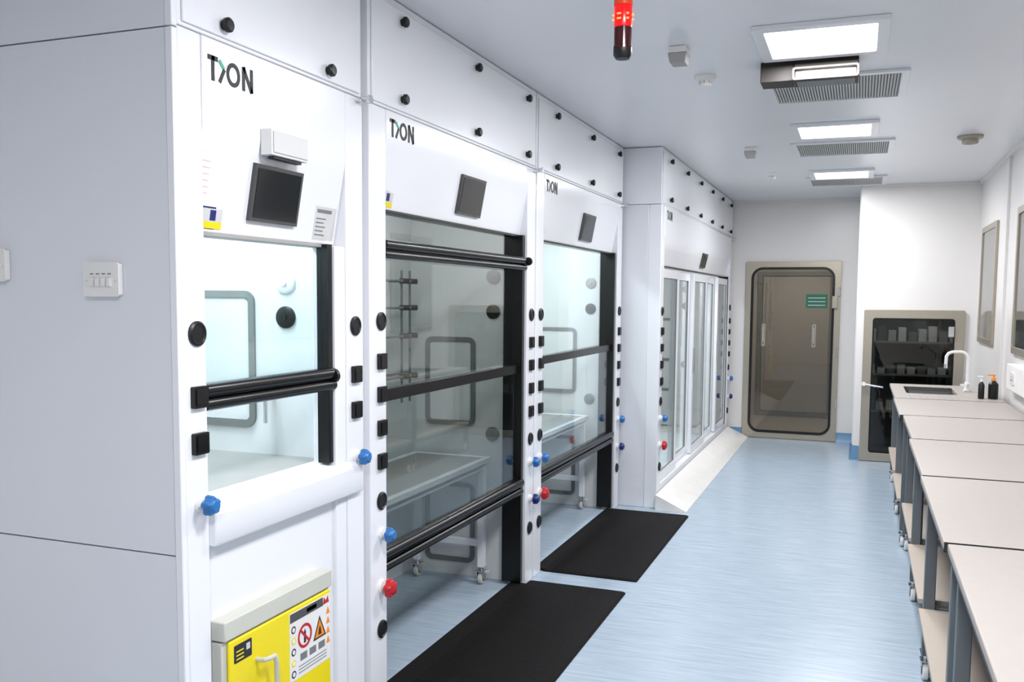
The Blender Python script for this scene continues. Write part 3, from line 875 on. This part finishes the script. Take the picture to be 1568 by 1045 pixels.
# emergency floodlight under ceiling
t = Thing('emergency_floodlight', (-0.26, 4.80, CEIL))
t.part('housing', 0.004)
t.box(-0.50, -0.34, 4.755, 4.90, CEIL - 0.10, CEIL - 0.0005, M_HOUS)
t.box(-0.34, -0.045, 4.74, 4.90, CEIL - 0.05, CEIL - 0.0005, M_HOUS)
t.part('lamp_head', 0.002)
t.frame('y', 4.68, 0.04, -0.345, -0.04, CEIL - 0.115, CEIL - 0.052, 0.012, 0.012, M_HOUS, ri=0.006)
t.box(-0.34, -0.045, 4.72, 4.86, CEIL - 0.11, CEIL - 0.0505, M_HOUS)
t.part('lens')
t.plate('y', 4.72, -0.012, -0.33, -0.055, CEIL - 0.104, CEIL - 0.062, 0.006, M_PGREY)
t.cyl((-0.30, 4.705, CEIL - 0.085), (-0.08, 4.705, CEIL - 0.085), 0.008, M_PLAST)
t.box(-0.325, -0.06, 4.73, 4.85, CEIL - 0.113, CEIL - 0.1102, M_GREY)
t.done()

# warning beacon
t = Thing('warning_beacon', (-0.79, 3.13, CEIL))
c = (-0.79, 3.13, CEIL - 0.001)
Zo = -0.012
t.part('mount'); t.lathe(c, (0, 0, -1), [(0, 0), (0.045, 0), (0.045, 0.012), (0.02, 0.016), (0.02, 0.06), (0.034, 0.065), (0.034, 0.087), (0, 0.087)], M_BLKP)
t.part('orange_module'); t.lathe((c[0], c[1], c[2] - 0.075 + Zo), (0, 0, -1), [(0, 0), (0.032, 0), (0.032, 0.085), (0, 0.085)], M_BEAO, 28)
t.part('red_module'); t.lathe((c[0], c[1], c[2] - 0.162 + Zo), (0, 0, -1), [(0, 0), (0.030, 0), (0.031, 0.004), (0.031, 0.066), (0.030, 0.07), (0, 0.07)], M_BEAR, 28)
for i in range(7):
    a = i * 2 * pi / 7
    for k in range(2):
        px, py, pz = c[0] + 0.030 * cos(a), c[1] + 0.030 * sin(a), c[2] - 0.192 - k * 0.016 + Zo
        t.box(px - 0.007, px + 0.007, py - 0.002, py + 0.002, pz - 0.003, pz + 0.003, M_BEAH)
t.part('dark_module'); t.lathe((c[0], c[1], c[2] - 0.233 + Zo), (0, 0, -1), [(0, 0), (0.030, 0), (0.030, 0.06), (0.032, 0.062), (0.032, 0.07), (0, 0.07)], M_BEAD, 28)
t.part('end_cap'); t.lathe((c[0], c[1], c[2] - 0.303 + Zo), (0, 0, -1), [(0, 0), (0.032, 0), (0.032, 0.022), (0.024, 0.034), (0, 0.036)], M_BLKP, 28)
t.done()

def ceiling_box(x, y):
    t = Thing('ceiling_sounder', (x, y, CEIL), single=True); t.bev['body'] = 0.004
    t.box(x - 0.04, x + 0.04, y - 0.05, y + 0.05, CEIL - 0.03, CEIL - 0.0005, M_PLAST)
    t.prism([(x - 0.045, y - 0.05, CEIL - 0.03), (x + 0.045, y - 0.05, CEIL - 0.03), (x + 0.036, y - 0.04, CEIL - 0.075), (x - 0.036, y - 0.04, CEIL - 0.075)], (0, 0.09, 0), M_PGREY)
    t.done()
ceiling_box(-0.83, 4.36); ceiling_box(-0.83, 7.35)
def detector(name, x, y, r, m):
    t = Thing(name, (x, y, CEIL), single=True)
    t.lathe((x, y, CEIL - 0.0005), (0, 0, -1), [(0, 0), (r, 0), (r, 0.014), (r * 0.9, 0.022), (r * 0.62, 0.026), (r * 0.6, 0.04), (r * 0.66, 0.042), (r * 0.6, 0.054), (r * 0.3, 0.06), (0, 0.06)], m, 28)
    for i in range(8):
        a = i * pi / 4
        px, py = x + r * 0.58 * cos(a), y + r * 0.58 * sin(a)
        t.cyl((px, py, CEIL - 0.045), (px, py, CEIL - 0.03), r * 0.06, M_PGREY, 8)
    t.done()
detector('smoke_detector', -0.80, 4.94, 0.055, M_PLAST)
detector('smoke_detector', -0.80, 8.85, 0.055, M_PLAST)
detector('ceiling_sprinkler', 0.69, 7.3, 0.085, M_STEEL)

# ------------------------------------------------------------------ world + camera
w = bpy.data.worlds.new('room_world'); scene.world = w; w.use_nodes = True
w.node_tree.nodes['Background'].inputs[0].default_value = (0.9, 0.95, 1, 1)
w.node_tree.nodes['Background'].inputs[1].default_value = 0.3

cam = bpy.data.cameras.new('camera')
cam.sensor_width = 36; cam.lens = 32.14
PITCH = 4.5
hy = 1400 * math.tan(radians(PITCH))
cam.shift_y = (hy - 66) / 1568
co = bpy.data.objects.new('camera', cam)
R = Matrix.Rotation(radians(20.75), 4, 'Z') @ Matrix.Rotation(radians(90 - PITCH), 4, 'X') @ Matrix.Rotation(radians(0.45), 4, 'Z')
co.matrix_world = Matrix.Translation((0, 0, 1.65)) @ R
scene.collection.objects.link(co)
scene.camera = co
